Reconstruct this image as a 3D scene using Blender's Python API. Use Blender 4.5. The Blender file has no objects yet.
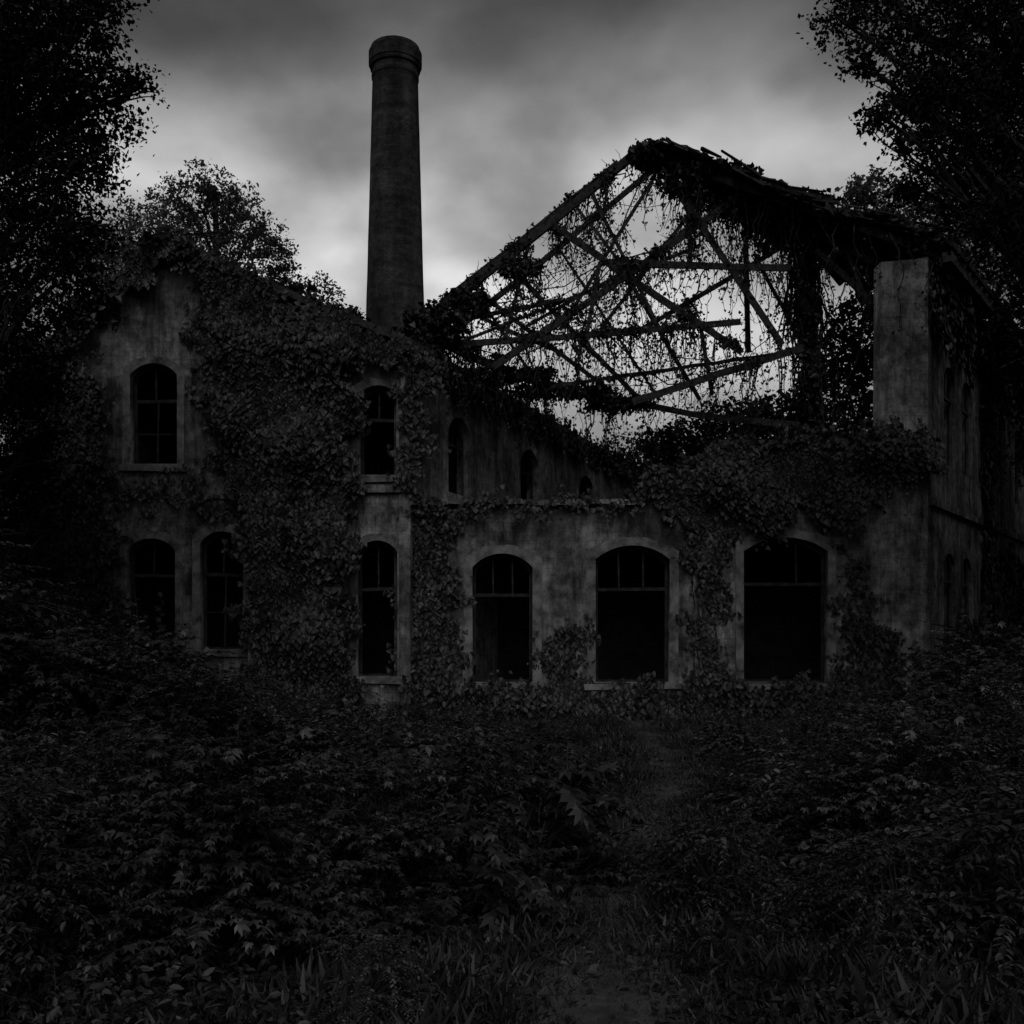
import bpy, bmesh, math, random
import numpy as np
from mathutils import Vector, Matrix
random.seed(7); rng=np.random.default_rng(7)
sc=bpy.context.scene
COL=sc.collection
CAMZ=2.4; HOR=640.0
def E(u,v,Y):   # survey of the site: bearing / elevation at distance Y -> metres
    return Vector(((u-512)*Y/1000.0, Y, CAMZ+(HOR-v)*Y/1000.0))
# ------------------------------------------------------------ helpers
def link(o,parent=None):
    COL.objects.link(o)
    if parent: o.parent=parent
    return o
def empty(name):
    o=bpy.data.objects.new(name,None); return link(o)
def mesh_np(name,V,F):
    V=np.asarray(V,dtype=np.float32); F=np.asarray(F,dtype=np.int32)
    me=bpy.data.meshes.new(name); k=F.shape[1]
    me.vertices.add(len(V)); me.vertices.foreach_set('co',V.ravel())
    me.loops.add(F.size); me.loops.foreach_set('vertex_index',F.ravel())
    me.polygons.add(len(F)); me.polygons.foreach_set('loop_start',np.arange(0,F.size,k,dtype=np.int32))
    me.update(calc_edges=True)
    return me
class MB:
    def __init__(s): s.v=[]; s.f=[]
    def beam(s,p0,p1,w,h,up=Vector((0,0,1)),jit=0.0):
        p0=Vector(p0);p1=Vector(p1);d=(p1-p0).normalized()
        x=d.cross(up)
        if x.length<1e-3: x=d.cross(Vector((0,1,0)))
        x.normalize(); z=x.cross(d)
        n=len(s.v)
        for p in (p0,p1):
            for a,b in ((-1,-1),(1,-1),(1,1),(-1,1)):
                j=Vector((random.uniform(-jit,jit),random.uniform(-jit,jit),random.uniform(-jit,jit)))
                s.v.append(p+x*a*w/2+z*b*h/2+j)
        for q in ((0,3,2,1),(4,5,6,7),(0,1,5,4),(1,2,6,5),(2,3,7,6),(3,0,4,7)): s.f.append([n+i for i in q])
    def tube(s,pts,rad,k=6,rough=0.0):
        pts=[Vector(p) for p in pts]; n0=len(s.v)
        for i,p in enumerate(pts):
            d=(pts[min(i+1,len(pts)-1)]-pts[max(i-1,0)])
            if d.length<1e-6: d=Vector((0,0,1))
            d.normalize()
            a=d.cross(Vector((0.13,0.97,0.21))); a.normalize(); b=d.cross(a)
            for j in range(k):
                t=2*math.pi*(j+.5)/k; r=rad[i]*(1+random.uniform(-rough,rough))
                s.v.append(p+a*math.cos(t)*r+b*math.sin(t)*r)
        for i in range(len(pts)-1):
            for j in range(k):
                a0=n0+i*k+j;a1=n0+i*k+(j+1)%k
                s.f.append([a0,a1,a1+k,a0+k])
        s.f.append([n0+j for j in range(k)][::-1]); s.f.append([n0+(len(pts)-1)*k+j for j in range(k)])
    def obj(s,name,mat,parent=None,smooth=False):
        me=bpy.data.meshes.new(name); me.from_pydata([tuple(v) for v in s.v],[],s.f); me.update()
        me.materials.append(mat)
        return link(bpy.data.objects.new(name,me),parent)
def wob(a,b,n,amp,sag=0.0):
    a=Vector(a);b=Vector(b);out=[]
    for i in range(n+1):
        t=i/n; k=math.sin(math.pi*t)
        out.append(a.lerp(b,t)+Vector((random.uniform(-1,1),random.uniform(-1,1),random.uniform(-1,1)))*amp*(0.3+k if 0<i<n else 0)-Vector((0,0,sag*k)))
    return out
# ------------------------------------------------------------ materials
def newmat(name):
    m=bpy.data.materials.new(name); m.use_nodes=True
    nt=m.node_tree; b=nt.nodes['Principled BSDF']; return m,nt,b
def N(nt,t,**kw):
    n=nt.nodes.new(t)
    for k,v in kw.items(): setattr(n,k,v)
    return n
def ramp(nt,src,stops):
    r=N(nt,'ShaderNodeValToRGB'); e=r.color_ramp.elements
    while len(e)<len(stops): e.new(0.5)
    for i,(p,c) in enumerate(stops): e[i].position=p; e[i].color=(c,c,c,1)
    nt.links.new(src,r.inputs[0]); return r.outputs[0]
def noise(nt,vec,scale,detail=6,rough=0.6,dist=0.0):
    n=N(nt,'ShaderNodeTexNoise'); n.inputs['Scale'].default_value=scale; n.inputs['Detail'].default_value=detail; n.inputs['Roughness'].default_value=rough; n.inputs['Distortion'].default_value=dist
    if vec: nt.links.new(vec,n.inputs['Vector'])
    return n.outputs['Fac']
def mixmul(nt,a,b,f=1.0):
    m=N(nt,'ShaderNodeMix',data_type='RGBA',blend_type='MULTIPLY'); m.inputs[0].default_value=f
    nt.links.new(a,m.inputs[6]); nt.links.new(b,m.inputs[7]); return m.outputs[2]
def bump(nt,b,h,st,dist):
    n=N(nt,'ShaderNodeBump'); n.inputs['Strength'].default_value=st; n.inputs['Distance'].default_value=dist
    nt.links.new(h,n.inputs['Height']); nt.links.new(n.outputs[0],b.inputs['Normal'])
def todiffuse(nt,b):
    out=nt.nodes['Material Output']; d=N(nt,'ShaderNodeBsdfDiffuse')
    d.inputs['Roughness'].default_value=.6
    for nm,t in (('Base Color','Color'),('Normal','Normal')):
        if b.inputs[nm].is_linked: nt.links.new(b.inputs[nm].links[0].from_socket,d.inputs[t])
    nt.links.new(d.outputs[0],out.inputs['Surface']); nt.nodes.remove(b)
def wall_mat(name,lo,hi,brick=0.5):
    m,nt,b=newmat(name); L=nt.links
    g=N(nt,'ShaderNodeNewGeometry').outputs['Position']
    big=ramp(nt,noise(nt,g,0.5,10,0.7,.3),[(0.38,lo),(0.5,lo+(hi-lo)*.45),(0.61,hi)])
    mp=N(nt,'ShaderNodeMapping'); mp.inputs['Scale'].default_value=(1.6,1.6,0.2); L.new(g,mp.inputs[0])
    st=ramp(nt,noise(nt,mp.outputs[0],1.0,9,0.75,.2),[(0.40,0.22),(0.54,1.0)])
    mp3=N(nt,'ShaderNodeMapping'); mp3.inputs['Scale'].default_value=(5,5,0.45); L.new(g,mp3.inputs[0])
    st2=ramp(nt,noise(nt,mp3.outputs[0],1.0,6,0.7,.1),[(0.38,0.45),(0.52,1.0)])
    fine=ramp(nt,noise(nt,g,3.0,12,0.8),[(0.36,0.25),(0.56,1.0)])
    c=mixmul(nt,mixmul(nt,mixmul(nt,big,st,.8),fine),st2,.6)
    sx=N(nt,'ShaderNodeSeparateXYZ'); L.new(g,sx.inputs[0])
    ad=N(nt,'ShaderNodeMath',operation='ADD'); L.new(sx.outputs[0],ad.inputs[0]); L.new(sx.outputs[1],ad.inputs[1])
    cb=N(nt,'ShaderNodeCombineXYZ'); L.new(ad.outputs[0],cb.inputs[0]); L.new(sx.outputs[2],cb.inputs[1])
    br=N(nt,'ShaderNodeTexBrick'); L.new(cb.outputs[0],br.inputs['Vector'])
    br.inputs['Scale'].default_value=1.0; br.inputs['Brick Width'].default_value=0.6; br.inputs['Row Height'].default_value=0.27
    br.inputs['Mortar Size'].default_value=0.014; br.inputs['Mortar Smooth'].default_value=0.5
    br.inputs['Color1'].default_value=(1,1,1,1); br.inputs['Color2'].default_value=(.62,.62,.62,1); br.inputs['Mortar'].default_value=(.4,.4,.4,1)
    pm=N(nt,'ShaderNodeMath',operation='MULTIPLY'); L.new(ramp(nt,noise(nt,g,0.6,5,0.6),[(0.42,0),(0.58,1)]),pm.inputs[0]); pm.inputs[1].default_value=brick
    mm=N(nt,'ShaderNodeMix',data_type='RGBA',blend_type='MULTIPLY'); L.new(pm.outputs[0],mm.inputs[0]); L.new(c,mm.inputs[6]); L.new(br.outputs['Color'],mm.inputs[7])
    L.new(mm.outputs[2],b.inputs['Base Color'])
    bump(nt,b,mm.outputs[2],0.8,0.1); todiffuse(nt,b)
    return m
def simple_mat(name,lo,hi,scale=2.0,rough=0.9,bst=0.5,bd=0.05,stretch=None):
    m,nt,b=newmat(name)
    g=N(nt,'ShaderNodeNewGeometry').outputs['Position']
    if stretch:
        mp=N(nt,'ShaderNodeMapping'); mp.inputs['Scale'].default_value=stretch; nt.links.new(g,mp.inputs[0]); g=mp.outputs[0]
    f=noise(nt,g,scale,9,0.7); c=ramp(nt,f,[(0.36,lo),(0.64,hi)])
    nt.links.new(c,b.inputs['Base Color'])
    bump(nt,b,f,bst,bd); todiffuse(nt,b); return m
def leaf_mat(name,lo,hi,clump=0.5,gloss=0.05,trans=0.0,perobj=False):
    m,nt,b=newmat(name); gn=N(nt,'ShaderNodeNewGeometry')
    r=ramp(nt,gn.outputs['Random Per Island'],[(0.0,lo),(0.8,(lo+hi)*.5),(1.0,hi)])
    c=ramp(nt,noise(nt,gn.outputs['Position'],clump,2,0.5),[(0.38,0.4),(0.62,1.0)])
    col=mixmul(nt,r,c)
    if perobj:
        oi=N(nt,'ShaderNodeObjectInfo'); col=mixmul(nt,col,ramp(nt,oi.outputs['Random'],[(0,.25),(.6,.65),(1,1.0)]))
    nt.nodes.remove(b); out=nt.nodes['Material Output']
    d=N(nt,'ShaderNodeBsdfDiffuse'); nt.links.new(col,d.inputs['Color']); res=d.outputs[0]
    if gloss>0:
        gl=N(nt,'ShaderNodeBsdfGlossy'); gl.inputs['Roughness'].default_value=.45; gl.inputs['Color'].default_value=(.6,.6,.6,1)
        mx=N(nt,'ShaderNodeMixShader'); mx.inputs[0].default_value=gloss; nt.links.new(res,mx.inputs[1]); nt.links.new(gl.outputs[0],mx.inputs[2]); res=mx.outputs[0]
    if trans>0:
        tr=N(nt,'ShaderNodeBsdfTranslucent'); nt.links.new(col,tr.inputs['Color'])
        mx=N(nt,'ShaderNodeMixShader'); mx.inputs[0].default_value=trans; nt.links.new(res,mx.inputs[1]); nt.links.new(tr.outputs[0],mx.inputs[2]); res=mx.outputs[0]
    nt.links.new(res,out.inputs['Surface'])
    return m
M_wall=wall_mat('weathered_plaster',0.09,0.45,0.75)
M_wall2=wall_mat('hall_plaster',0.09,0.45,0.75)
M_wall3=wall_mat('inner_plaster',0.10,0.40,0.6)
M_wallS=wall_mat('side_plaster_shaded',0.05,0.20,0.6)  # darker plaster copy: shade on the side wall put into its colour
M_trim=simple_mat('stone_trim',0.05,0.26,1.9,0.9,0.7,0.04)
M_int=simple_mat('unlit_interior',0.02,0.05)  # near-black tone paints in the shade of the unlit rooms
M_wood=simple_mat('rotten_timber',0.02,0.07,6.0,0.9,0.8,0.03)
M_frame=simple_mat('window_paint',0.015,0.05,4.0,0.8,0.4,0.01)
M_bark=simple_mat('bark',0.02,0.06,4.0,0.95,0.9,0.06,(3,3,0.5))
M_vine=simple_mat('vine_stem',0.015,0.05,6.0)
M_ground=simple_mat('soil',0.015,0.045,1.5,0.95,0.9,0.12)
M_path=simple_mat('trodden_dirt',0.03,0.09,2.0,0.95,0.9,0.1)
M_ivy=leaf_mat('ivy_leaf',0.010,0.06,0.9,0.03)
M_tree=leaf_mat('tree_leaf',0.012,0.035,0.5,0)
M_treefar=leaf_mat('tree_leaf_haze',0.10,0.30,0.3,0,.5)  # distance haze painted as a paler leaf colour
M_shrub=leaf_mat('shrub_leaf',0.03,0.24,1.1,0.06,.12,True)
M_cover=leaf_mat('cover_leaf',0.015,0.09,1.1,0.02)
M_grass=leaf_mat('grass_blade',0.02,0.10,0.9,0.02)
# ------------------------------------------------------------ leaves
T_Q=(np.array([[0,0,0],[.33,.45,.08],[0,1,0],[-.33,.45,.08]]),np.array([[0,1,2,3]]))
T_IVY=(np.array([[0,0,0],[.5,-.1,.1],[.40,.45,.12],[0,1,0],[-.5,-.1,.1],[-.40,.45,.12]]),np.array([[0,1,2,3],[0,3,5,4]]))
T_OV=(np.array([[0,0,0],[.22,.25,.07],[.20,.65,.04],[0,1,-.1],[-.22,.25,.07],[-.20,.65,.04]]),np.array([[0,1,2,3],[0,3,5,4]]))
def palm():
    V=[];F=[]
    for a,l in ((-1.35,.6),(-.68,.85),(0,1),(.68,.85),(1.35,.6)):
        n=len(V); c,s=math.cos(a),math.sin(a)
        for x,y,z in ((0,0,0),(.19*l,.5*l,.03),(0,l,-.14),(-.19*l,.5*l,.03)):
            V.append((x*c+y*s,-x*s+y*c,z))
        F.append([n,n+1,n+2,n+3])
    return np.array(V),np.array(F)
T_PALM=palm()
def nrm(a): return a/np.maximum(np.linalg.norm(a,axis=1,keepdims=True),1e-6)
def leafmesh(name,P,D,Nn,S,T,mat):
    TV,TF=T; P=np.asarray(P);D=nrm(np.asarray(D));Nn=np.asarray(Nn);S=np.asarray(S)
    X=nrm(np.cross(D,Nn)); Z=np.cross(X,D)
    V=P[:,None,:]+S[:,None,None]*(TV[None,:,0,None]*X[:,None,:]+TV[None,:,1,None]*D[:,None,:]+TV[None,:,2,None]*Z[:,None,:])
    F=(TF[None]+(np.arange(len(P))*len(TV))[:,None,None]).reshape(-1,TF.shape[1])
    me=mesh_np(name,V.reshape(-1,3),F); me.materials.append(mat); return me
def rdir(n,up=0.0,flat=1.0):
    a=rng.normal(size=(n,3)); a[:,2]*=flat; a=nrm(a); a[:,2]+=up; return nrm(a)
def inpoly(x,y,poly):
    r=np.zeros(len(x),bool); j=len(poly)-1
    for i in range(len(poly)):
        xi,yi=poly[i];xj,yj=poly[j]
        c=((yi>y)!=(yj>y))&(x<(xj-xi)*(y-yi)/((yj-yi) or 1e-9)+xi); r^=c; j=i
    return r
class Leaves:
    def __init__(s): s.P=[];s.D=[];s.N=[];s.S=[]
    def add(s,P,D,Nn,S): s.P.append(P);s.D.append(D);s.N.append(Nn);s.S.append(S)
    def cloud(s,c,r,n,size,shell=0.5,up=0.6):
        d=rdir(n); q=rng.random(n)**(shell*0.66)
        q*=1+.25*np.sin(d[:,0]*5+c[0]*3)*np.sin(d[:,2]*6+c[2])
        P=np.array(c)+d*q[:,None]*np.array(r)
        s.add(P,rdir(n,-0.3),rdir(n,up),size*rng.uniform(.6,1.3,n))
    def wall(s,poly,Y,dens,size,thick=0.15,org=None,dr=None):
        xs=[p[0] for p in poly]; zs=[p[1] for p in poly]
        n=int((max(xs)-min(xs)+1)*(max(zs)-min(zs)+1)*dens)
        x=rng.uniform(min(xs)-.5,max(xs)+.5,n); z=rng.uniform(min(zs)-.5,max(zs)+.5,n)
        ex=.22*np.sin(z*3.1+x)+.15*np.sin(z*7.3+2*x)+rng.normal(0,.17,n); ez=.2*np.sin(x*2.7)+.14*np.sin(x*6.9+1)+rng.normal(0,.17,n)
        m=inpoly(x+ex,z+ez,poly); x=x[m];z=z[m];n=len(x)
        t=thick*(.5+.35*np.sin(x*1.9+1.3*np.sin(z*1.1))+.35*np.sin(z*2.3+x*.7))*rng.uniform(.3,1.1,n); t=np.maximum(t,.02)+.01
        D=np.stack([rng.normal(0,.5,n),-rng.uniform(.15,.6,n),-np.ones(n)],1)
        Nn=np.stack([rng.normal(0,.5,n),-np.ones(n),rng.uniform(-.2,.9,n)],1)
        P=np.stack([x,Y-t,z],1)
        if org is not None:
            d=np.array([dr[0],dr[1],0.]); d/=np.linalg.norm(d); nn=np.array([d[1],-d[0],0])
            def tr(A): return A[:,0:1]*d-A[:,1:2]*nn+A[:,2:3]*np.array([0,0,1.])
            P=np.array([org[0],org[1],0.])+x[:,None]*d+t[:,None]*nn+z[:,None]*np.array([0,0,1.])
            D=tr(D);Nn=tr(Nn)
        s.add(P,D,Nn,size*rng.uniform(.5,1.3,n))
    def obj(s,name,T,mat,parent=None):
        me=leafmesh(name,np.concatenate(s.P),np.concatenate(s.D),np.concatenate(s.N),np.concatenate(s.S),T,mat)
        return link(bpy.data.objects.new(name,me),parent)
# ------------------------------------------------------------ walls from outlines
def fx(u,Y=30): return (u-512)*Y/1000.0
def fz(v,Y=30): return CAMZ+(HOR-v)*Y/1000.0
def arch(x0,x1,zb,zt,rise,n=14,g=0.0):
    x0-=g;x1+=g;zt+=g
    zs=zt-rise; pts=[(x0,zb),(x1,zb)]
    w=(x1-x0)/2; R=(w*w+rise*rise)/(2*rise); cz=zt-R; a=math.asin(min(1,w/R)); cx=(x0+x1)/2
    for i in range(n+1):
        t=a-2*a*i/n; pts.append((cx+R*math.sin(t),cz+R*math.cos(t)))
    return pts
def panel(name,outs,t0,t1,org,dr,mat,parent):
    cu=bpy.data.curves.new(name,'CURVE'); cu.dimensions='2D'; cu.fill_mode='BOTH'; cu.extrude=(t1-t0)/2
    for o in outs:
        sp=cu.splines.new('POLY'); sp.points.add(len(o)-1)
        for i,p in enumerate(o): sp.points[i].co=(p[0],p[1],0,1)
        sp.use_cyclic_u=True
    tmp=bpy.data.objects.new('tmp',cu); COL.objects.link(tmp)
    dg=bpy.context.evaluated_depsgraph_get(); me=bpy.data.meshes.new_from_object(tmp.evaluated_get(dg))
    bpy.data.objects.remove(tmp)
    d=Vector((dr[0],dr[1],0)).normalized(); up=Vector((0,0,1)); nn=d.cross(up)
    M=Matrix.Identity(4)
    for i in range(3): M[i][0]=d[i];M[i][1]=up[i];M[i][2]=nn[i];M[i][3]=(org[0],org[1],0)[i]+nn[i]*(t0+t1)/2
    me.transform(M); me.materials.clear(); me.materials.append(mat); me.name=name
    return link(bpy.data.objects.new(name,me),parent)
def window(wn,par,org,dr,x0,x1,zb,zt,rise,trim=True,tw=0.3,bars=(2,),tr=0.3,low=0,dep=0.28):
    d=Vector((dr[0],dr[1],0)).normalized(); up=Vector((0,0,1)); nn=d.cross(up); O=Vector((org[0],org[1],0))
    def W(x,z,o=0): return O+d*x+up*z+nn*o
    if trim:
        A=arch(x0,x1,zb,zt,rise,g=tw); B=arch(x0,x1,zb-.03,zt,rise,g=-.015)
        jj=lambda l,a:[(p[0]+random.uniform(-a,a),p[1]+random.uniform(-a,a)) for p in l]
        panel(wn+'_surround',[jj([(p[0],max(p[1],zb)) for p in A],.03),[(p[0],max(p[1],zb+.03)) for p in B]],-.12,.05,org,dr,M_trim,par)
        mb=MB(); mb.beam(W(x0-tw-.08,zb-.1,.0),W(x1+tw+.08,zb-.1,.0),.26,.18,jit=.025); mb.obj(wn+'_sill',M_trim,par)
    fw=.09
    A=arch(x0,x1,zb,zt,rise,g=-.02); B=arch(x0,x1,zb+fw,zt,rise,g=-.02-fw)
    panel(wn+'_frame',[A,B],-dep-.07,-dep,org,dr,M_frame,par)
    mb=MB(); h=zt-zb; tz=zt-h*tr
    mb.beam(W(x0+.05,tz,-dep-.03),W(x1-.05,tz+random.uniform(-.04,.04),-dep-.03),.08,.10)
    for k in range(1,bars[0]+1):
        if random.random()<.2: continue
        x=x0+(x1-x0)*k/(bars[0]+1)+random.uniform(-.04,.04); mb.beam(W(x,tz,-dep-.03),W(x+random.uniform(-.03,.03),zt-.12,-dep-.03),.05,.05,up=nn)
    for k in range(low):
        x=x0+(x1-x0)*(k+1)/(low+1); mb.beam(W(x,zb+.05,-dep-.03),W(x+.04,tz,-dep-.03),.05,.05,up=nn)
        z=zb+(tz-zb)*.5; mb.beam(W(x0+.05,z,-dep-.03),W(x1-.05,z,-dep-.03),.04,.04)
    mb.obj(wn+'_bars',M_frame,par)
    return arch(x0,x1,zb,zt,rise)
fac=empty('abandoned_factory')
X0,Yf=0,30.0
def ragged(a,b,n,amp):
    out=[]
    for i in range(n):
        t=i/n; out.append((a[0]+(b[0]-a[0])*t, a[1]+(b[1]-a[1])*t+random.uniform(-amp,amp)*(i>0)))
    return out
LT=[(fx(25),fz(383)),(fx(165),fz(244)),(fx(310),fz(310)),(fx(410),fz(350))]
wins_l=[('upper_window',130,178,363,465,.35,1),('lower_window',127,176,538,640,.35,0),('lower_window_b',200,244,531,650,.35,1),
        ('upper_window_b',359,397,385,476,.3,0),('lower_window_c',357,398,540,677,.35,0)]
outs=[[(fx(410),0)]+[LT[3],LT[2],LT[1],LT[0]]+[(fx(25),0)]]
for w in wins_l:
    outs.append(window('left_'+w[0],fac,(0,Yf),(1,0),fx(w[1]),fx(w[2]),fz(w[4]),fz(w[3]),w[5],tw=.2,bars=(1,),tr=.36,low=w[6]))
panel('left_wing_front',outs,-.6,0,(0,Yf),(1,0),M_wall,fac)
SK=(0.433,1.0)
mb=MB(); mb.beam((fx(297),Yf-.22,0),(fx(297),Yf-.22,fz(322)),2.7,.44,up=Vector((0,1,0))); mb.obj('corner_pilaster',M_wall,fac)
mb=MB(); mb.beam((fx(405),Yf-.04,0),(fx(405),Yf-.04,fz(356)),.34,.09,up=Vector((0,1,0)))
mb.beam((fx(345),Yf-.07,fz(489)),(fx(411),Yf-.07,fz(489)),.2,.22,jit=.02)
mb.beam((fx(30),Yf-.03,fz(497)),(fx(243),Yf-.03,fz(497)),.09,.12,jit=.01)
mb.obj('string_course',M_wall,fac)
L=23.0; sv=Vector((SK[0],SK[1],0))*L
mb=MB()
def sheet(mb,a,b,c,d,t):
    n=len(mb.v); up=Vector((0,0,t))
    for p in (a,b,c,d): mb.v.append(Vector(p))
    for p in (a,b,c,d): mb.v.append(Vector(p)+up)
    for q in ((0,3,2,1),(4,5,6,7),(0,1,5,4),(1,2,6,5),(2,3,7,6),(3,0,4,7)): mb.f.append([n+i for i in q])
fo=Vector((0,-.45,0))
R=[Vector((p[0],Yf,p[1]+.01)) for p in LT]; R[0]+=Vector((-.5,0,-.5)); R[3]+=Vector((.05,0,0))
for i in range(3): sheet(mb,R[i]+fo,R[i+1]+fo,R[i+1]+sv,R[i]+sv,.22)
mb.obj('left_wing_roof',M_wood,fac)
panel('left_wing_left_wall',[[(0,0),(25,0),(25,LT[0][1]),(0,LT[0][1])]],-.5,0,(LT[0][0],Yf+.6),SK,M_wall,fac)
panel('left_wing_back_wall',[[(LT[3][0]-.6,0),(LT[3][0]-.6,LT[3][1]),(LT[2][0],LT[2][1]-.05),(LT[1][0],LT[1][1]-.05),(LT[0][0]+.1,LT[0][1]-.05),(LT[0][0]+.1,0)]],0,.4,(sv.x-.3,Yf+sv.y-.7),(1,0),M_wall,fac)
mb=MB()
sheet(mb,(fx(27),Yf+.62,6.7),(fx(408),Yf+.62,6.7),Vector((fx(408),Yf,6.7))+sv,Vector((fx(27),Yf,6.7))+sv,.2)
mb.beam((fx(27)+2,Yf+5,3.3),(fx(408)+2,Yf+5,3.3),.2,6.6); mb.beam((fx(27)+2,Yf+5,8.6),(fx(408)+1.5,Yf+5,8.6),.2,3.4)
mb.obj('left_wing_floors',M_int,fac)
outs=[[(0,0),(25,0),(25,11.2)]+ragged((25,11.2),(0,11.0),18,.12)+[(0,11.0)]]
kk=math.hypot(*SK)
for i,(a,w) in enumerate(((3.1,1.7),(8.7,1.9),(14.8,2.0),(20.5,1.9))):
    s=a*kk; outs.append(window('inner_window_%d'%i,fac,(fx(410),Yf),SK,s-w/2,s+w/2,7.2,9.75,.55,trim=False,bars=(1,),tr=.35,low=0))
panel('inner_upper_wall',outs,-.55,0,(fx(410),Yf+.02),SK,M_wall3,fac)
# front wall of the hall
YH=30.25
top=[(fx(928,YH),fz(258,YH))]+[(fx(881,YH),fz(262,YH))]+ragged((fx(880,YH),fz(446,YH)),(fx(700,YH),fz(468,YH)),14,.16)+ragged((fx(700,YH),fz(468,YH)),(fx(640,YH),fz(503,YH)),6,.12)+[(fx(640,YH),fz(506,YH)),(fx(411,YH),fz(506,YH))]
outs=[[(fx(411,YH),0),(fx(928,YH),0)]+top]
for nm,a,b,t,bt in (('hall_window_a',472,533,553,683),('hall_window_b',595,670,545,683),('hall_window_c',743,828,537,683)):
    outs.append(window(nm,fac,(0,YH),(1,0),fx(a,YH),fx(b,YH),fz(bt,YH),fz(t,YH),.42,tw=.25,bars=(2,),tr=.32,low=0,dep=.3))
panel('hall_front_wall',outs,-.6,0,(0,YH),(1,0),M_wall2,fac)
mb=MB()
x=fx(412,YH)
while x<fx(640,YH):
    l=random.uniform(.7,1.2); mb.beam((x,YH-.12,fz(503,YH)+random.uniform(-.02,.02)),(min(x+l,fx(641,YH)),YH-.12,fz(503,YH)+random.uniform(-.03,.03)),.4,.16,jit=.03); x+=l+.01
mb.beam((fx(880,YH),YH-.05,fz(441,YH)),(fx(929,YH),YH-.05,fz(441,YH)),.14,.18,jit=.02)
mb.obj('wall_coping',M_wall2,fac)
# right side wall
SR=(0.75,1.0); ks=1.25
O=(fx(928,YH),YH)
outs=[[(0.0,0),(26,0),(26,14.0),(0,14.0)]]
for i,a in enumerate((2.1,4.0,6.2,8.6,11.2,14.0)):
    s=a*ks; w=.72
    outs.append(window('side_upper_%d'%i,fac,O,SR,s-w,s+w,8.0,11.2,.4,trim=False,bars=(1,),low=0,dep=.1))
    outs.append(window('side_lower_%d'%i,fac,O,SR,s-w,s+w,2.2,5.2,.4,trim=False,bars=(1,),low=0,dep=.1))
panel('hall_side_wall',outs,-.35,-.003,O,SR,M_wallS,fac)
mb=MB(); d=Vector((.6,.8,0)); nn=Vector((.8,-.6,0)); P0=Vector((O[0],O[1],0))
mb.beam(P0+Vector((0,0,6.6))+nn*.05+d*.15,P0+d*26+Vector((0,0,6.6))+nn*.05,.14,.22); mb.obj('side_string_course',M_wallS,fac)
mb=MB()
sheet(mb,(-2.7,YH+.62,6.0),(12.0,YH+.62,6.0),(26.5,50.5,6.0),(6.6,52.5,6.0),.22)  # unseen slab and partition, added to keep the hall windows black
mb.beam((-1,36,3),(16,36,3),.2,5.9)
mb.obj('hall_light_block',M_int,fac)
panel('hall_back_wall',[[(0,0),(20,0),(20,12)]+ragged((20,12),(0,10.5),14,.7)],-.5,0,(6.9,52.5),(1,-.1),M_wall2,fac)
# ------------------------------------------------------------ roof truss
mb=MB(); members=[]
def mem(u0,v0,Y0,u1,v1,Y1,r=.12,sag=0.0,vine=True):
    a=E(u0,v0,Y0);b=E(u1,v1,Y1); n=max(4,int((b-a).length/.9)); p=wob(a,b,n,.018,sag)
    r*=1.1; mb.tube(p,[r*random.uniform(.92,1.08) for _ in p],4,.07)
    if vine: members.append((a,b))
F1,F2=31.6,36.5
for m in [(640,150,F1,412,330,F1,.16,.06),(655,168,F2,455,330,F2,.12,.06),(618,162,F1,440,303,33,.09,.03),
          (548,222,F1,742,352,F1,.13,.03),(745,192,F1,492,368,F1,.14,.03),(672,182,F1,782,345,F1,.12),
          (600,262,F1,790,268,F1,.12,.02),(462,344,F1,740,322,F1,.12,.03),(802,348,F1,632,402,F1,.14),
          (505,262,F2,640,400,F2,.12),(478,292,F2,612,392,F2,.1),(655,176,F2,560,330,F2,.08),(700,200,F2,600,330,F2,.08),
          (445,300,F2,560,352,F2,.09,.05),(688,176,F1,690,262,F1,.1),(745,190,F2,748,352,F2,.12),(800,235,F2,640,330,F2,.11,.05),
          (590,190,F1,660,330,F1,.07),(530,240,F1,505,340,F1,.07),(618,262,F2,700,400,F2,.09),
          (812,232,F1,884,268,F1,.12),(816,250,F1,884,312,F1,.11),(808,238,33,820,440,33,.18),(842,240,F1,884,345,F1,.08),
          (640,150,F1,655,168,F2,.13),(548,222,F1,560,235,F2,.1),(414,330,F1,640,404,34,.17,.35),(640,404,34,800,425,F1,.13,.1),
          (640,148,F1,880,228,F1,.18),(560,385,F1,790,352,F2,.08),(520,330,F2,640,262,F2,.07),(470,318,F1,560,300,F2,.08),
          (440,350,F2,700,245,F2,.07,.05),(560,250,F2,660,400,F2,.06),
          (600,262,F1,585,345,F1,.07),(700,322,33,712,395,33,.08),(480,300,33,540,385,33,.06),
          (760,265,F1,800,340,34,.07),(575,205,F1,620,262,F1,.06)]: mem(*m)
mb.obj('timber_roof_truss',M_wood,fac)
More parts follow.
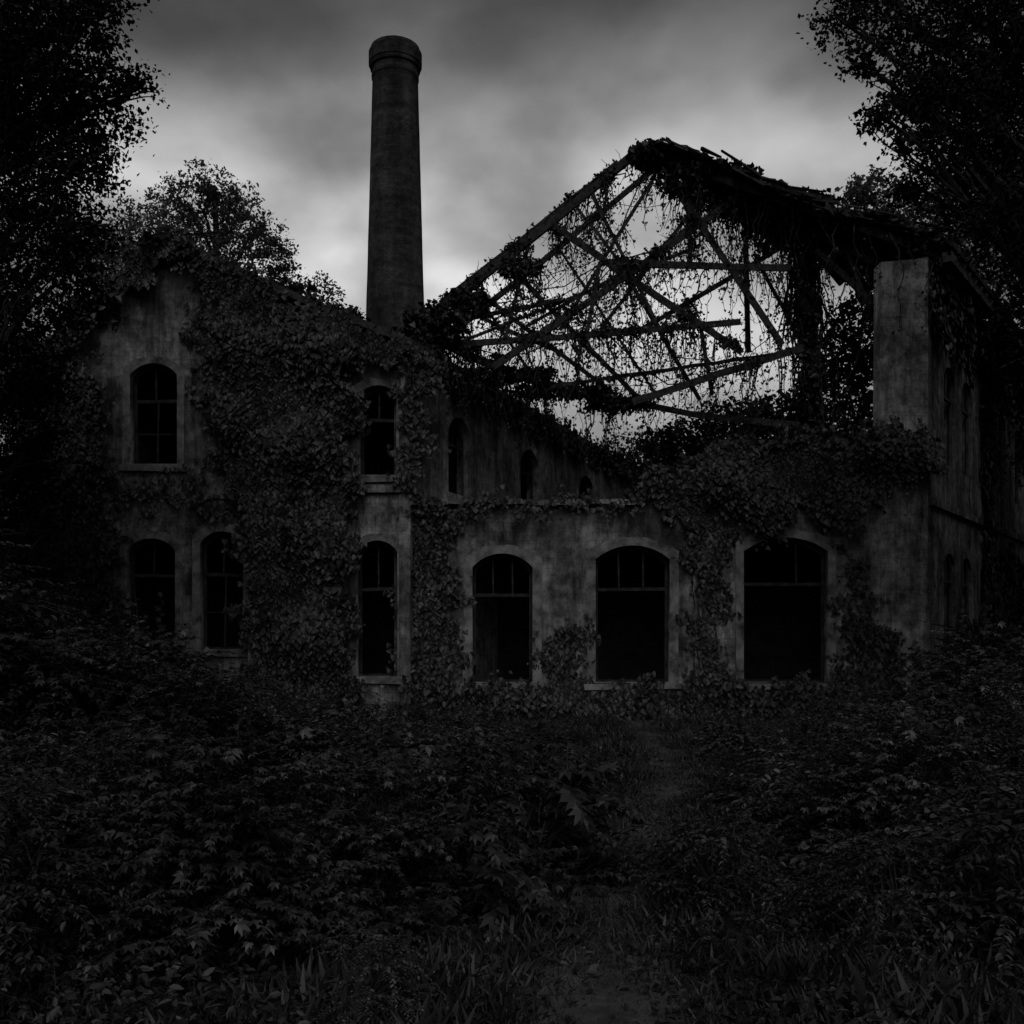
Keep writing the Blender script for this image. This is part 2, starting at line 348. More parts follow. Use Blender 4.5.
# remaining roof covering on right slope
A=Vector((4.0,31.0,17.85)); B=Vector((13.35,30.0,14.05)); sl=(B-A); rd=Vector((.75,1,0)).normalized()
nrmv=sl.normalized().cross(rd); nrmv=nrmv if nrmv.z>0 else -nrmv
mb=MB(); n=60
for i in range(n):
    t=(i+.5)/n
    base=A+sl*t
    ln=random.uniform(3.5,6.5) if t<.72 else (random.uniform(14,18) if t>.86 else random.uniform(7,13))
    if t<.2: ln=random.uniform(.8,2.5)
    st=random.uniform(-.45,.3)
    o=nrmv*(random.uniform(-.05,.16)+.18*math.sin(t*9))
    mb.beam(base+rd*st+o,base+rd*ln+o+Vector((0,0,random.uniform(-.4,.1))),sl.length/n*random.uniform(.9,1.25),.07,up=nrmv,jit=.06)
for i in range(150):
    t=random.uniform(-.01,.93); s=random.uniform(-.4,2.6)
    l=random.uniform(.4,1.6)
    a=A+sl*t+rd*s+nrmv*(random.uniform(.0,.28)+.18*math.sin(t*9))
    dd=(sl.normalized()*random.choice([1,1,-1])+Vector((random.uniform(-.3,.3),random.uniform(-.4,.4),random.uniform(-.12,.16)))).normalized()
    if t<.3: dd=(sl.normalized()+Vector((0,random.uniform(-.2,.2),random.uniform(-.12,.08)))).normalized(); l*=.7
    mb.beam(a,a+dd*l,random.uniform(.05,.22),.04,up=nrmv,jit=.04)
for i in range(8):
    s=.4+i*.8; mb.beam(A+sl*.05+rd*s-nrmv*.2,B+rd*s-nrmv*.2,.16,.22,up=nrmv)
a0=E(765,222,34);b0=E(885,235,33)
for i in range(22):
    t=i/21; p=a0.lerp(b0,t); q=p+Vector((random.uniform(.2,.8)+1.4*(1-t),random.uniform(-.3,.6),-random.uniform(1.2,2.8)*(0.5+.6*t)))
    mb.beam(p,q,.26,.06,up=Vector((0,1,0)),jit=.05)
mb.beam(B+Vector((-.3,0,-.15)),B+rd*20+Vector((-.3,0,-.15)),.25,.3)
mb.obj('collapsed_roof_boards',M_wood,fac)
# ------------------------------------------------------------ chimney
def chimney():
    cx,cy=-5.25,45.0; prof=[(0,1.6),(2,1.58),(16,1.33),(27.55,1.02),(27.6,1.06),(27.75,1.06),(27.8,1.03),(28.0,1.04),(28.05,1.13),(28.2,1.15),(28.22,1.19),(28.75,1.19),(28.77,1.13),(28.95,1.1),(28.97,.8),(27.0,.75)]
    K=56; V=[];Fc=[]
    rings=[]
    for i in range(len(prof)-1):
        (z0,r0),(z1,r1)=prof[i],prof[i+1]; k=max(1,int(abs(z1-z0)/.6))
        for j in range(k): rings.append((z0+(z1-z0)*j/k,r0+(r1-r0)*j/k))
    rings.append(prof[-1])
    for z,r in rings:
        for j in range(K):
            a=2*math.pi*j/K; rr=r*(1+random.uniform(-.006,.006)); V.append((cx+rr*math.cos(a),cy+rr*math.sin(a),z))
    for i in range(len(rings)-1):
        for j in range(K): a=i*K+j;b=i*K+(j+1)%K; Fc.append((a,b,b+K,a+K))
    me=bpy.data.meshes.new('brick_chimney'); me.from_pydata(V,[],Fc); uv=me.uv_layers.new(name='UVMap')
    for p in me.polygons:
        p.use_smooth=p.center.z<27.4
        us=[]
        for li in p.loop_indices:
            v=V[me.loops[li].vertex_index]; us.append((math.atan2(v[1]-cy,v[0]-cx)/(2*math.pi))%1.0)
        for li,u in zip(p.loop_indices,us):
            v=V[me.loops[li].vertex_index]
            if max(us)-min(us)>.5 and u<.5: u+=1
            uv.data[li].uv=(u*8.0,v[2])
    m,nt,b=newmat('chimney_brick'); Ln=nt.links
    tc=N(nt,'ShaderNodeTexCoord'); br=N(nt,'ShaderNodeTexBrick'); Ln.new(tc.outputs['UV'],br.inputs['Vector'])
    br.inputs['Scale'].default_value=1; br.inputs['Brick Width'].default_value=.25; br.inputs['Row Height'].default_value=.1; br.inputs['Mortar Size'].default_value=.008
    br.inputs['Color1'].default_value=(.14,)*3+(1,);br.inputs['Color2'].default_value=(.09,)*3+(1,);br.inputs['Mortar'].default_value=(.06,)*3+(1,)
    g=N(nt,'ShaderNodeNewGeometry').outputs['Position']; mp=N(nt,'ShaderNodeMapping'); mp.inputs['Scale'].default_value=(1,1,.12); Ln.new(g,mp.inputs[0])
    mp2=N(nt,'ShaderNodeMapping'); mp2.inputs['Scale'].default_value=(.15,.15,1.6); Ln.new(g,mp2.inputs[0])
    c=mixmul(nt,br.outputs['Color'],ramp(nt,noise(nt,mp.outputs[0],1.2,7,.65),[(.35,.4),(.65,1.0)]))
    c=mixmul(nt,c,ramp(nt,noise(nt,mp2.outputs[0],1.5,5,.7),[(.38,.6),(.62,1.0)]))
    c=mixmul(nt,c,ramp(nt,noise(nt,g,2.2,9,.75),[(.38,.5),(.6,1.0)]))
    Ln.new(c,b.inputs['Base Color']); bump(nt,b,br.outputs['Color'],.5,.03); todiffuse(nt,b)
    me.materials.append(m); link(bpy.data.objects.new('brick_chimney',me))
chimney()
# ------------------------------------------------------------ ivy on walls
def PP(l,Y=30): return [(fx(u,Y),fz(v,Y)) for u,v in l]
iv=Leaves()
iv.wall(PP([(240,300),(300,312),(345,335),(350,400),(350,480),(348,600),(350,700),(258,700),(255,640),(250,560),(248,500),(226,440),(218,380),(235,330)]),29.58,480,.17,.6)
iv.wall(PP([(150,246),(190,248),(310,308),(412,350),(412,366),(350,352),(352,420),(335,440),(300,360),(250,350),(232,320),(200,272),(166,262),(120,300),(60,360),(22,400),(18,380),(90,300)]),29.6,380,.16,.35)
iv.wall(PP([(18,380),(60,360),(98,365),(104,420),(104,500),(118,560),(116,700),(10,700)]),29.9,360,.16,.4)
iv.wall(PP([(185,474),(215,482),(250,510),(252,535),(238,520),(200,512),(160,510),(130,500),(120,520),(110,480)]),29.9,110,.13,.1)
iv.wall(PP([(192,300),(222,310),(236,400),(236,470),(214,460),(200,380)]),29.95,150,.13,.1)
iv.wall(PP([(348,340),(354,345),(354,420),(350,560),(350,700),(345,700)]),29.9,280,.15,.2)
iv.wall(PP([(400,345),(430,365),(440,385),(430,410),(424,440),(420,500),(406,490),(404,400)],30),29.9,240,.15,.18)
iv.wall(PP([(408,512),(455,516),(452,570),(458,640),(462,700),(404,700),(402,600)],YH),YH,260,.15,.2)
iv.wall(PP([(404,500),(520,503),(640,498),(640,508),(560,514),(500,516),(404,518)],YH),YH-.3,170,.13,.12)
iv.wall(PP([(640,500),(660,480),(700,460),(760,446),(880,436),(930,430),(930,466),(905,475),(880,510),(862,490),(840,525),(800,510),(770,535),(740,515),(720,505),(690,520),(650,508)],YH),YH-.1,520,.15,.5)
iv.wall(PP([(690,500),(730,515),(722,600),(718,700),(688,700),(696,600)],YH),YH,230,.14,.2)
iv.wall(PP([(848,520),(862,600),(885,630),(928,655),(928,700),(838,700),(840,600)],YH),YH,170,.14,.18)
iv.wall(PP([(540,640),(590,625),(590,700),(538,700)],YH),YH,130,.14,.18)
iv.wall(PP([(404,686),(928,686),(928,720),(404,720)],YH),YH,300,.16,.5)
iv.wall([(0,10.6),(6,10.7),(12,10.4),(18,10.6),(25,10.2),(25,11.4),(0,11.4)],0,200,.18,.3,org=(fx(410),Yf),dr=SK)
iv.wall([(0,11.8),(4,11.6),(9,12.4),(14,10.5),(26,9),(26,14.2),(0,14.2)],0,130,.2,.4,org=O,dr=SR)
iv.wall([(0,0),(26,0),(26,6.5),(18,5),(10,6.0),(6,2.6),(3,2.8),(1,1)],0,90,.2,.35,org=O,dr=SR)
iv.wall([(7,5),(9,5),(9,13),(7,13)],0,90,.2,.3,org=O,dr=SR)
for u,v,Y,r,n in ((700,474,31,(1.3,.7,.6),1800),(750,458,31,(1.6,.8,.6),2000),(820,450,31,(1.8,.8,.65),2400),(900,440,30.6,(1.0,.5,.25),700),
                  (665,488,31,(.9,.6,.35),800),(780,425,34,(1.8,1,1.0),1700),(850,400,34,(1.8,1,1.8),2400),(740,425,36,(1.6,1,1.0),1400),
                  (690,445,38,(2,1.5,1.0),1600),(855,340,34,(1.2,.8,1.8),1700),(650,455,46,(2,2,1.2),1500),
                  (165,244,29.9,(.9,.6,.3),700),(250,290,30.5,(2.2,.8,.3),1300),(320,318,30.5,(1.5,.8,.35),1000),(380,342,30.5,(1.2,.7,.3),800),(90,318,30.2,(1.3,.6,.35),600),
                  (436,325,31.3,(1.0,.6,.6),1300),(470,302,31.5,(.7,.4,.45),600),(418,342,31.3,(.7,.6,.5),800),(515,268,31.5,(.7,.4,.3),300),
                  (560,392,33,(1.8,.5,.22),900),(500,376,32.5,(1.6,.5,.25),900),(620,404,34,(1.2,.5,.3),600),
                  (650,156,31.3,(.7,.6,.35),900),(690,178,31.6,(1.2,.7,.6),1400),(740,200,32,(1.3,.7,.8),1800),(775,220,32.5,(.9,.6,1.1),1500),
                  (806,260,33,(.45,.4,1.3),800),(806,320,33,(.4,.4,1.3),800),(810,390,33,(.45,.4,1.5),900),(830,245,33,(1.3,.7,.9),1200),(720,172,31.2,(1.2,.6,.16),600),(800,200,31.2,(1.4,.6,.18),700),(870,226,31,(1.5,.6,.2),700),(930,245,30.6,(1,.5,.25),500)):
    iv.cloud(E(u,v,Y),r,n,.15)
# ------------------------------------------------------------ hanging vines on the truss
vb=MB()
def strand(p,l,r,leaf=True,drift=.15,dens=(2,14)):
    n=max(3,int(l/.3)); pts=[Vector(p)]; q=Vector(p); dx=random.uniform(-.35,.35)
    for i in range(n):
        q=q+Vector((dx*.3+random.uniform(-drift,drift),random.uniform(-drift,drift),-l/n)); dx*=.8; pts.append(q.copy())
    vb.tube(pts,[r*(1-.6*i/n) for i in range(n+1)],3)
    if leaf:
        k=max(1,int(l*random.uniform(*dens)))
        idx=rng.integers(0,len(pts),k); P=np.array([tuple(pts[i]) for i in idx])+rng.normal(0,.08,(k,3))
        iv.add(P,rdir(k,-.9),rdir(k,.2),.09*rng.uniform(.6,1.3,k))
for a,b in members:
    L_=(b-a).length
    for i in range(int(L_*4.0)):
        strand(a.lerp(b,random.random()),random.choice([.3,.5,.8,1.0,1.6,2.4])*random.uniform(.5,1.1),random.uniform(.01,.026))
    for i in range(int(L_*2.0)):
        p=a.lerp(b,random.random()); q=p+Vector((random.uniform(-1,1),random.uniform(-.6,.6),random.uniform(-1,.8)))*random.uniform(.2,.6); vb.tube(wob(p,q,3,.06),[.02,.014,.01,.006],3)
    k=max(1,int(L_*18)); t=rng.random(k)[:,None]; P=np.array(a)*(1-t)+np.array(b)*t+rng.normal(0,.1,(k,3)); iv.add(P,rdir(k,-.5),rdir(k,.3),.10*rng.uniform(.5,1.2,k))
for i in range(34):    # tangles
    a,b=members[random.choice([0,0,1,2,3,4,6,7,8,13,14,16,26,26])]; p=a.lerp(b,random.uniform(.05,.95)); rr=random.uniform(.15,.38)
    iv.cloud(p,(rr*1.4,rr,rr*.8),int(500*rr),.10)
    for j in range(10): strand(p+Vector((random.gauss(0,rr),random.gauss(0,.2),0)),random.uniform(.5,2.4),random.uniform(.012,.038),dens=(6,18))
for i in range(190):
    t=random.uniform(.03,.95)**1.2; s=random.uniform(0,5); strand(A+sl*t+rd*s-nrmv*.1,random.uniform(.6,3.2),random.uniform(.015,.04),dens=(4,16))
for i in range(60): strand(E(random.uniform(790,825),random.uniform(225,300),33),random.uniform(2,6.0),random.uniform(.02,.05),drift=.08)
for i in range(170):
    a=random.choice(members);b=random.choice(members); p=a[0].lerp(a[1],random.random()); q=b[0].lerp(b[1],random.random())
    if (p-q).length<5.0:
        pts=[p.lerp(q,j/8)+Vector((random.uniform(-.14,.14),0,-math.sin(math.pi*j/8)*.12*(p-q).length+random.uniform(-.12,.12))) for j in range(9)]; vb.tube(pts,[random.uniform(.01,.028)]*9,3)
for i in range(26):
    u=random.choice([random.uniform(250,345),random.uniform(410,450),random.uniform(697,718),random.uniform(20,100)]); z=random.uniform(4,7) if u>400 else random.uniform(6,10)
    x=fx(u); pts=[]
    zz=0.0
    while zz<z: pts.append((x,29.95 if u<400 else YH-.03,zz)); x+=random.uniform(-.08,.08); zz+=.5
    vb.tube(pts,[random.uniform(.012,.025)]*len(pts),5)
ivy=empty('climbing_ivy'); iv.obj('ivy_leaves',T_IVY,M_ivy,ivy); vb.obj('ivy_stems',M_vine,ivy)
# ------------------------------------------------------------ trees
def tree(name,base,clumps,lsize,dens,mat,r0=.45,twigs=7):
    root=empty(name); tb=MB(); lf=Leaves(); base=Vector(base)
    zt=max(c[2]+r for c,r in clumps)-1; cx=sum(c[0] for c,r in clumps)/len(clumps); cy=sum(c[1] for c,r in clumps)/len(clumps)
    topp=Vector((base.x*.6+cx*.4,base.y*.6+cy*.4,zt)); tr=wob(base,topp,12,.25)
    tb.tube(tr,[r0*(1-.85*i/12)+.03 for i in range(13)],9,.08)
    for c,r in clumps:
        c=Vector(c); hd=math.hypot(c.x-base.x,c.y-base.y); h=max(.2*zt,c.z-.55*hd-1.0); i=max(1,min(10,int(12*h/zt))); s=tr[i]
        br=wob(s,c,7,.18); 
        for j,p in enumerate(br): p.z+= .5*math.sin(math.pi*j/7)
        rb=r0*.30*(1-.4*i/12); tb.tube(br,[rb*(1-.75*j/7) for j in range(8)],6,.05)
        for k in range(twigs):
            d=Vector([float(q) for q in rdir(1,.1)[0]]); e=c+d*r*random.uniform(.6,1.0); tw=wob(br[random.choice([5,6,7])],e,4,.12); tb.tube(tw,[.04,.03,.02,.014,.008],4)
        ns=int(10+dens*r*r); d=rdir(ns,0,.85); q=rng.random(ns)**.45; sc_=np.array(c)+d*(q*r)[:,None]
        for s_ in sc_:
            n=int(rng.integers(14,34)); sg=rng.uniform(.14,.32)*min(1.3,.5+r*.25)
            P=s_+rng.normal(0,1,(n,3))*np.array([sg,sg,sg*.45])
            lf.add(P,rdir(n,-.25),rdir(n,1.1),lsize*rng.uniform(.6,1.3,n))
    tb.obj('trunk_and_limbs',M_bark,root); lf.obj('crown_foliage',T_Q,mat,root)
def C(l,Y): return [(tuple(E(u,v,Y+random.uniform(-1.5,1.5))),r) for u,v,r in l]
tree('occluder_tree',(-13.5,20,0),C([(20,30,1.6),(70,40,1.1),(0,100,1.7),(60,90,1.2),(105,75,.7),(140,88,.45),(95,120,.8),(40,150,1.4),(80,165,.8),(0,200,1.7),(50,215,1.2),(90,225,.6),(10,270,1.5),(55,285,.9),(-60,60,2),(-80,160,2),(-60,260,2),(-40,-40,2),(60,-30,1.2),(100,10,.6),(115,-30,.7),(-150,0,2.2),(0,330,1.3),(-60,340,1.8),(20,120,1.4)],20),.105,52,M_tree,.5)
tree('occluder_tree',(14.5,20,0),C([(885,15,.8),(840,20,.5),(930,40,1.1),(990,20,1.4),(862,62,.45),(915,95,.6),(965,100,1.1),(1010,90,1.3),(880,115,.35),(930,145,.7),(980,160,1.1),(1030,150,1.4),(915,185,.4),(965,205,.7),(1010,215,1.1),(1080,60,2),(1090,180,2),(1000,-50,1.6),(900,-30,1),(850,-25,.6),(1100,-60,2),(1040,270,.9),(1000,60,1.4),(940,100,1.0)],20),.105,58,M_tree,.5)
tree('occluder_tree',(-13.6,46,0),C([(205,190,1.4),(232,205,1.3),(178,205,1.3),(215,235,1.8),(258,228,1.1),(272,250,1.1),(150,225,1.6),(240,265,1.8),(283,270,.9),(190,265,2.0),(120,250,1.8),(320,300,1.1),(90,270,2.0),(70,240,1.5),(345,318,.7)],46),.16,28,M_treefar,.5)
tree('occluder_tree',(21,50,0),C([(870,200,1.6),(905,195,1.5),(850,235,1.5),(900,240,2.0),(950,215,2),(990,240,2.5),(1030,220,3),(1040,300,3.5),(960,180,1.3),(860,190,.9),(1010,190,2)],50),.22,16,M_treefar,.5)
tree('occluder_tree',(30,34,0),C([(1030,330,1.4),(1060,380,2.5),(1060,280,2.5),(1100,450,3),(1050,470,1.3),(1120,340,3)],34),.2,14,M_tree,.5)
tree('occluder_tree',(-17.5,27,0),C([(5,400,1.2),(-30,350,2),(20,470,1.1),(-10,520,1.5),(-50,480,2.5),(30,380,.8),(30,550,1.0),(-60,600,2),(45,440,.7)],26),.14,32,M_tree,.35)
for bx,by in ((19.5,24),(17,13),(24,30),(-15,9),(-21,20)):  # out-of-view trees added to block light and darken the sides
    cl_=[((bx+random.gauss(0,2.2)*(.6 if z_>12 else 1),by+random.gauss(0,2.2),z_+random.uniform(-.8,.8)),random.uniform(2.0,2.8)) for z_ in (3,4,5,6,7,8,9,10,11,12,13,14,15,16)]
    tree('occluder_tree',(bx,by,0),cl_,.3,4,M_tree,.45,3)
lf=Leaves()
for i in range(46):
    a=random.uniform(-1,1); Y=random.uniform(62,85); X=a*Y*.85; 
    h=random.uniform(14,20) if -.1<a*.85<.42 else random.uniform(15,23)
    for k in range(16):
        c=(X+random.gauss(0,2.6),Y+random.gauss(0,2),h*random.uniform(.1,.95)); n=190
        lf.cloud(c,(2.6,2.4,2.1),n,.45,.7)
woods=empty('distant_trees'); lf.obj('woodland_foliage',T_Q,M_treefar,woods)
tb=MB()
for i in range(60):
    Y=random.uniform(60,80); X=random.uniform(-.8,.8)*Y; tb.tube(wob((X,Y,0),(X+random.uniform(-1,1),Y,random.uniform(9,14)),5,.2),[.3,.27,.22,.18,.12,.06],6)
tb.obj('woodland_trunks',M_bark,woods)
# ------------------------------------------------------------ ground & path
def pathx(y):
    return np.interp(y,[4,6,9,12,16,21,26,30],[.2,.5,.9,1.5,2.6,3.2,3.4,3.5])
def ghs(x,y):
    dd=np.clip((np.abs(x-pathx(y))-1.3)/2,0,1); nearb=np.clip((29.0-y)/2,0,1)
    return (.12*np.sin(x*.9+y*.4)+.1*np.sin(y*1.3-x*.5)+.06*np.sin(x*2.3))*dd*nearb
xs=np.concatenate([[-1500,-600,-200,-90],np.linspace(-50,50,170),[90,200,600,1500]]); ys=np.concatenate([[-600,-150,-50],np.linspace(-12,60,130),[90,160,400,1800]])
XX,YY=np.meshgrid(xs,ys); ZZ=ghs(XX,YY); V=np.stack([XX.ravel(),YY.ravel(),ZZ.ravel()],1)
nx=len(xs); I=np.arange(len(ys)-1)[:,None]*nx+np.arange(nx-1)[None]; I=I.ravel(); F=np.stack([I,I+1,I+1+nx,I+nx],1)
me=mesh_np('ground',V,F); me.materials.append(M_ground); link(bpy.data.objects.new('ground',me))
V=[];Fc=[]
yy=np.linspace(-6,29.2,90)
for i,y in enumerate(yy):
    w1=.42+.15*math.sin(y*2.1)+random.uniform(-.08,.08); w2=.42+.15*math.sin(y*1.7+2)+random.uniform(-.08,.08); c=float(pathx(y))
    for t in (-w1,-.2,0,.2,w2): V.append((c+t,y,.005))
for i in range(len(yy)-1):
    for j in range(4): a=i*5+j; Fc.append((a,a+1,a+6,a+5))
me=bpy.data.meshes.new('dirt_path'); me.from_pydata(V,[],Fc); me.materials.append(M_path); link(bpy.data.objects.new('dirt_path',me))
n=100000
y=4.5+25*rng.random(n)**1.3; x=pathx(y)+rng.normal(0,1.9,n)
P=np.stack([x,y,ghs(x,y)-.01],1); D=np.stack([rng.normal(0,.8,n),rng.normal(0,.8,n),np.ones(n)],1)
T_G=(np.array([[-.03,0,0],[.03,0,0],[.02,.6,.15],[0,1,.45]]),np.array([[0,1,2,3]]))
gs=rng.uniform(.04,.2,n)*(1+.5*np.sin(x*2)*np.sin(y*1.7))*np.clip(.45+np.abs(x-pathx(y)),.45,1.3)
me=leafmesh('grass',P,D,rdir(n,0),gs,T_G,M_grass); link(bpy.data.objects.new('grass',me))
n=90000; y=4.5+25*rng.random(n)**1.1; x=rng.uniform(-1,1,n)*(y*.62+1.5); keep=np.abs(x-pathx(y))>.7*rng.random(n)
hh=(.12+.16*np.sin(x*1.7+np.sin(y*1.3)*2)*np.sin(y*1.9)).clip(.03,.4); keep&=rng.random(n)<.35+2.2*hh
x=x[keep];y=y[keep];hh=hh[keep]*np.clip(np.abs(x-pathx(y)),.25,1);n=len(x)
P=np.stack([x,y,ghs(x,y)+.01+rng.uniform(0,1,n)*hh*1.3],1)
me=leafmesh('ground_cover',P,rdir(n,.1,.4),rdir(n,1.3),rng.uniform(.04,.10,n),T_OV,M_cover); link(bpy.data.objects.new('ground_cover_plants',me))
# ------------------------------------------------------------ shrubs
def shrub_mesh(i,h,r,ns,ls,T,nlr,step):
    P=[];D=[];Nn=[];S=[]; sb=MB()
    hubs=[(0,0,h*.9,r*.4)]
    for k in range(8):
        th=random.uniform(0,6.28); q=random.uniform(.2,.9); hubs.append((r*q*math.cos(th),r*q*math.sin(th),h*random.uniform(.25,.95)*(1-.35*q),r*random.uniform(.2,.42)))
    def spray(p,out,nl,ls_,step_):
        side=out.cross(Vector((0,0,1)))
        side=side.normalized() if side.length>1e-3 else Vector((1,0,0))
        pts=[p.copy()]; tw=random.gauss(0,.2)
        for j in range(nl):
            p=p+out*step_; out=(out+Vector((random.gauss(0,.03),random.gauss(0,.03),-.07))).normalized(); pts.append(p.copy())
            sd=side*(1 if j%2 else -1)
            P.append(tuple(p)); D.append(tuple(out*random.uniform(.3,.8)+sd*random.uniform(.5,1)+Vector((0,0,random.uniform(-.35,.05)))))
            Nn.append((tw+random.gauss(0,.22),tw-.15+random.gauss(0,.22),1)); S.append(ls_*random.uniform(.6,1.2)*(1-.4*j/nl))
        sb.tube([pts[0],pts[len(pts)//2],pts[-1]],[.008,.005,.002],3)
    for k in range(ns):
        hx,hy,hz,hr=random.choice(hubs)
        th=random.uniform(0,2*math.pi); ph=random.uniform(-.4,1.5); q=random.uniform(.3,1.05)
        p=Vector((hx+hr*math.cos(th)*math.cos(ph)*q,hy+hr*math.sin(th)*math.cos(ph)*q,max(.05,hz*.98-hr*.7+hr*math.sin(ph)*q*.7)))
        if random.random()<.25: p.z*=random.random()
        out=Vector((p.x+.5*math.cos(th),p.y+.5*math.sin(th),0)).normalized(); out=(out+Vector((0,0,random.uniform(-.1,.8)))).normalized()
        if k%8==0: sb.tube(wob((random.uniform(-.1,.1),random.uniform(-.1,.1),-.1),p,5,.05*h),[.022*h**.5,.018,.015,.012,.008,.005],4)
        sz=random.choice([.7,.85,1,1.15]); spray(p,out,random.randint(*nlr),ls*sz,step*sz)
    for k in range(11):   # leading shoots that break the outline
        hx,hy,hz,hr=random.choice(hubs); p=Vector((hx+random.gauss(0,.3*hr),hy+random.gauss(0,.3*hr),hz*.85))
        out=Vector((random.gauss(0,.45),random.gauss(0,.45),1)).normalized(); nl=int(h*random.uniform(.2,.38)/(step*1.1))+4
        sb.tube(wob((hx*.2,hy*.2,0),p,4,.03),[.015,.012,.01,.008,.006],4); spray(p,out,nl,ls*.9,step*1.1)
    me=leafmesh('shrub_leaves_%d'%i,P,D,Nn,S,T,M_shrub)
    bm=bmesh.new(); bm.from_mesh(me); st=bpy.data.meshes.new('tmp'); st.from_pydata([tuple(v) for v in sb.v],[],sb.f); n0=len(bm.faces); bm.from_mesh(st)
    bm.faces.ensure_lookup_table()
    for f in bm.faces[n0:]: f.material_index=1
    bm.to_mesh(me); bm.free(); me.materials.append(M_vine); bpy.data.meshes.remove(st)
    return me
small=[shrub_mesh(0,1.0,.75,170,.125,T_PALM,(5,9),.06),shrub_mesh(1,1.0,.8,300,.08,T_OV,(8,14),.033),shrub_mesh(2,1.0,.75,240,.10,T_OV,(9,15),.04),shrub_mesh(3,1.0,.8,250,.09,T_PALM,(5,8),.045),shrub_mesh(4,1.0,.7,330,.06,T_OV,(10,18),.026)]
big=[shrub_mesh(10,2.3,1.3,480,.16,T_PALM,(5,9),.08),shrub_mesh(11,2.3,1.3,800,.11,T_OV,(9,15),.045),shrub_mesh(12,2.3,1.4,600,.12,T_PALM,(5,9),.065),shrub_mesh(13,2.3,1.25,900,.085,T_OV,(10,16),.036)]
und=empty('undergrowth_shrubs')
def put(kind,x,y,s,me=None):
    me=me or random.choice(kind)
    o=bpy.data.objects.new('shrub',me); link(o,und); o.location=(x,y,float(ghs(np.array(x),np.array(y)))-.05); o.rotation_euler=(0,0,random.uniform(0,6.28)); o.scale=(s,s,s*random.uniform(.95,1.2))
def topv(u):
    return float(np.interp(u,[-100,0,60,110,150,200,240,300,380,450,600,780,850,920,1024,1150],[380,480,570,605,615,635,652,680,696,706,724,718,685,650,615,540]))
cnt=0
for k in range(4000):
    Y=6.2+22.3*random.random()**.85; u=random.uniform(-120,1150); X=(u-512)*Y/1000
    if abs(X-float(pathx(Y)))<(.75+.02*Y): continue
    clump=.5+.5*math.sin(X*.8+1.2)*math.sin(Y*.8+X*.3)
    if random.random()>.2+.8*clump: continue
    h=float(np.interp(u,[0,120,300,480,560,780,860,1024],[4.6,3.4,2.5,1.7,1.0,1.1,2.6,3.6]))*(.25+.75*clump)*random.uniform(.6,1.25)
    r=.6*h
    vmin=max(topv(u-r*300/Y),topv(u+r*300/Y))
    h=min(h,(CAMZ+(HOR-vmin)*Y/1000)/1.12)
    if Y<10: h=min(h,1.65)
    if h<.3: continue
    if cnt>=185: break
    cnt+=1
    if h>1.5: put(big,X,Y,h/2.3)
    else: put(small,X,Y,h)
for x,y,h,m in ((-2.3,13,1.35,0),(-1.1,15,1.2,3),(-3.9,10,1.55,0),(-5.6,13,2.0,0),(-6.2,17,2.4,3),(-8.5,24,2.3,0),(-7.7,20,2.1,3),(3.8,9.5,1.55,0),(4.9,12,1.9,0),(6.5,14.5,2.3,3),(8.8,19,2.6,0),(6.2,19,1.5,3),(-1.0,8.4,.9,3),(2.9,7.6,1.0,4),(-3.1,7.3,1.15,3),(4.6,20,1.0,0),(-.6,20,1.0,0),(10.5,22,2.7,3),(-10.6,26,2.9,0),(-12,24,3.4,3)):
    put(None,x,y,h/2.3 if h>1.5 else h,(big[0] if m==0 else big[2]) if h>1.5 else small[m])
# ------------------------------------------------------------ sky / light
w=bpy.data.worlds.new('World'); sc.world=w; w.use_nodes=True; nt=w.node_tree; Ln=nt.links
bg=nt.nodes['Background']
sun_el,sun_az=math.radians(45),math.radians(180)
sky=N(nt,'ShaderNodeTexSky'); sky.sky_type='NISHITA'; sky.sun_disc=False; sky.sun_elevation=sun_el; sky.sun_rotation=sun_az; sky.dust_density=3
bw=N(nt,'ShaderNodeRGBToBW'); Ln.new(sky.outputs[0],bw.inputs[0])
tc=N(nt,'ShaderNodeTexCoord'); sx=N(nt,'ShaderNodeSeparateXYZ'); Ln.new(tc.outputs['Generated'],sx.inputs[0])
def M(op,a,b=None,c=None,clamp=False):
    n=N(nt,'ShaderNodeMath',operation=op,use_clamp=clamp)
    for i,v in enumerate((a,b,c)):
        if v is None: continue
        if isinstance(v,(int,float)): n.inputs[i].default_value=v
        else: Ln.new(v,n.inputs[i])
    return n.outputs[0]
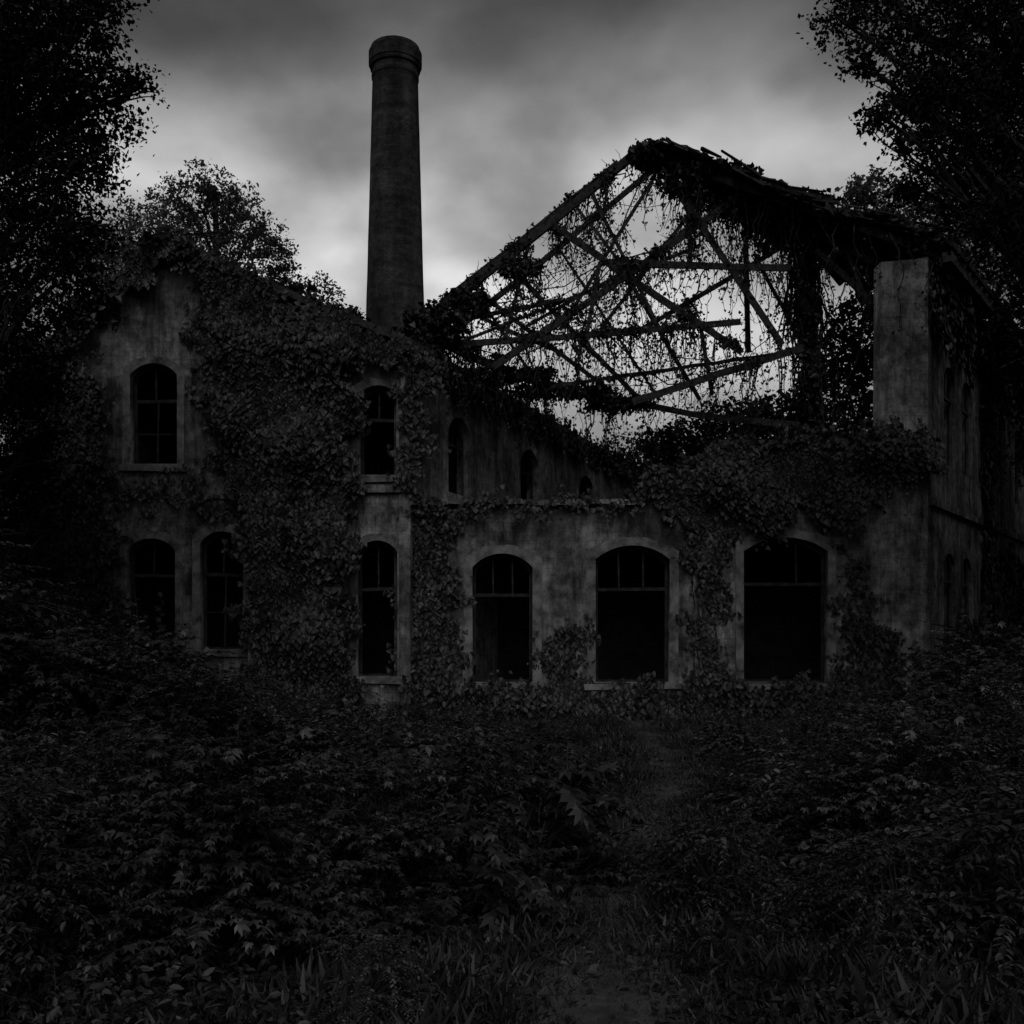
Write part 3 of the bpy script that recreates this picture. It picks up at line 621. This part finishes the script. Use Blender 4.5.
def mrange(src,a,b,c,d):
    r=N(nt,'ShaderNodeMapRange',interpolation_type='SMOOTHSTEP'); Ln.new(src,r.inputs[0])
    for i,v in ((1,a),(2,b),(3,c),(4,d)): r.inputs[i].default_value=v
    return r.outputs[0]
mpp=N(nt,'ShaderNodeMapping'); mpp.inputs['Location'].default_value=(1.3,.4,.2); mpp.inputs['Rotation'].default_value=(0,.25,0); mpp.inputs['Scale'].default_value=(1,1,1.7); Ln.new(tc.outputs['Generated'],mpp.inputs[0])
n1=noise(nt,mpp.outputs[0],2.6,5,.48,.2); n2=noise(nt,mpp.outputs[0],5.2,6,.46,0)
cl=M('MULTIPLY',ramp(nt,n1,[(.36,.34),(.5,.75),(.62,1.2)]),ramp(nt,n2,[(.34,.52),(.5,.85),(.66,1.2)]))
tot=M('MULTIPLY',M('MULTIPLY',bw.outputs[0],cl),mrange(sx.outputs[2],.38,.56,1.0,.24))
tot=M('MULTIPLY',tot,mrange(sx.outputs[2],.08,.40,.26,1.0))
dv=N(nt,'ShaderNodeVectorMath',operation='DOT_PRODUCT'); Ln.new(tc.outputs['Generated'],dv.inputs[0]); dv.inputs[1].default_value=Vector((-.05,1,.42)).normalized()
tot=M('MULTIPLY',tot,mrange(dv.outputs['Value'],.86,1.0,.8,1.75))
Ln.new(tot,bg.inputs['Color']); bg.inputs['Strength'].default_value=.15
sd=bpy.data.lights.new('sun','SUN'); sd.energy=.55; sd.angle=math.radians(25); sd.color=(1,1,1)
so=link(bpy.data.objects.new('sun',sd)); 
to=Vector((0,-math.cos(sun_el),math.sin(sun_el))); so.rotation_euler=to.to_track_quat('Z','Y').to_euler()
cam=bpy.data.cameras.new('camera'); co=link(bpy.data.objects.new('camera',cam)); co.location=(0,0,CAMZ); co.rotation_euler=(math.pi/2,0,0)
cam.sensor_width=36; cam.lens=36*1000/1024; cam.shift_y=(HOR-512)/1024; cam.clip_end=4000
sc.camera=co
sc.view_settings.view_transform='Standard'; sc.view_settings.look='None'; sc.view_settings.exposure=0
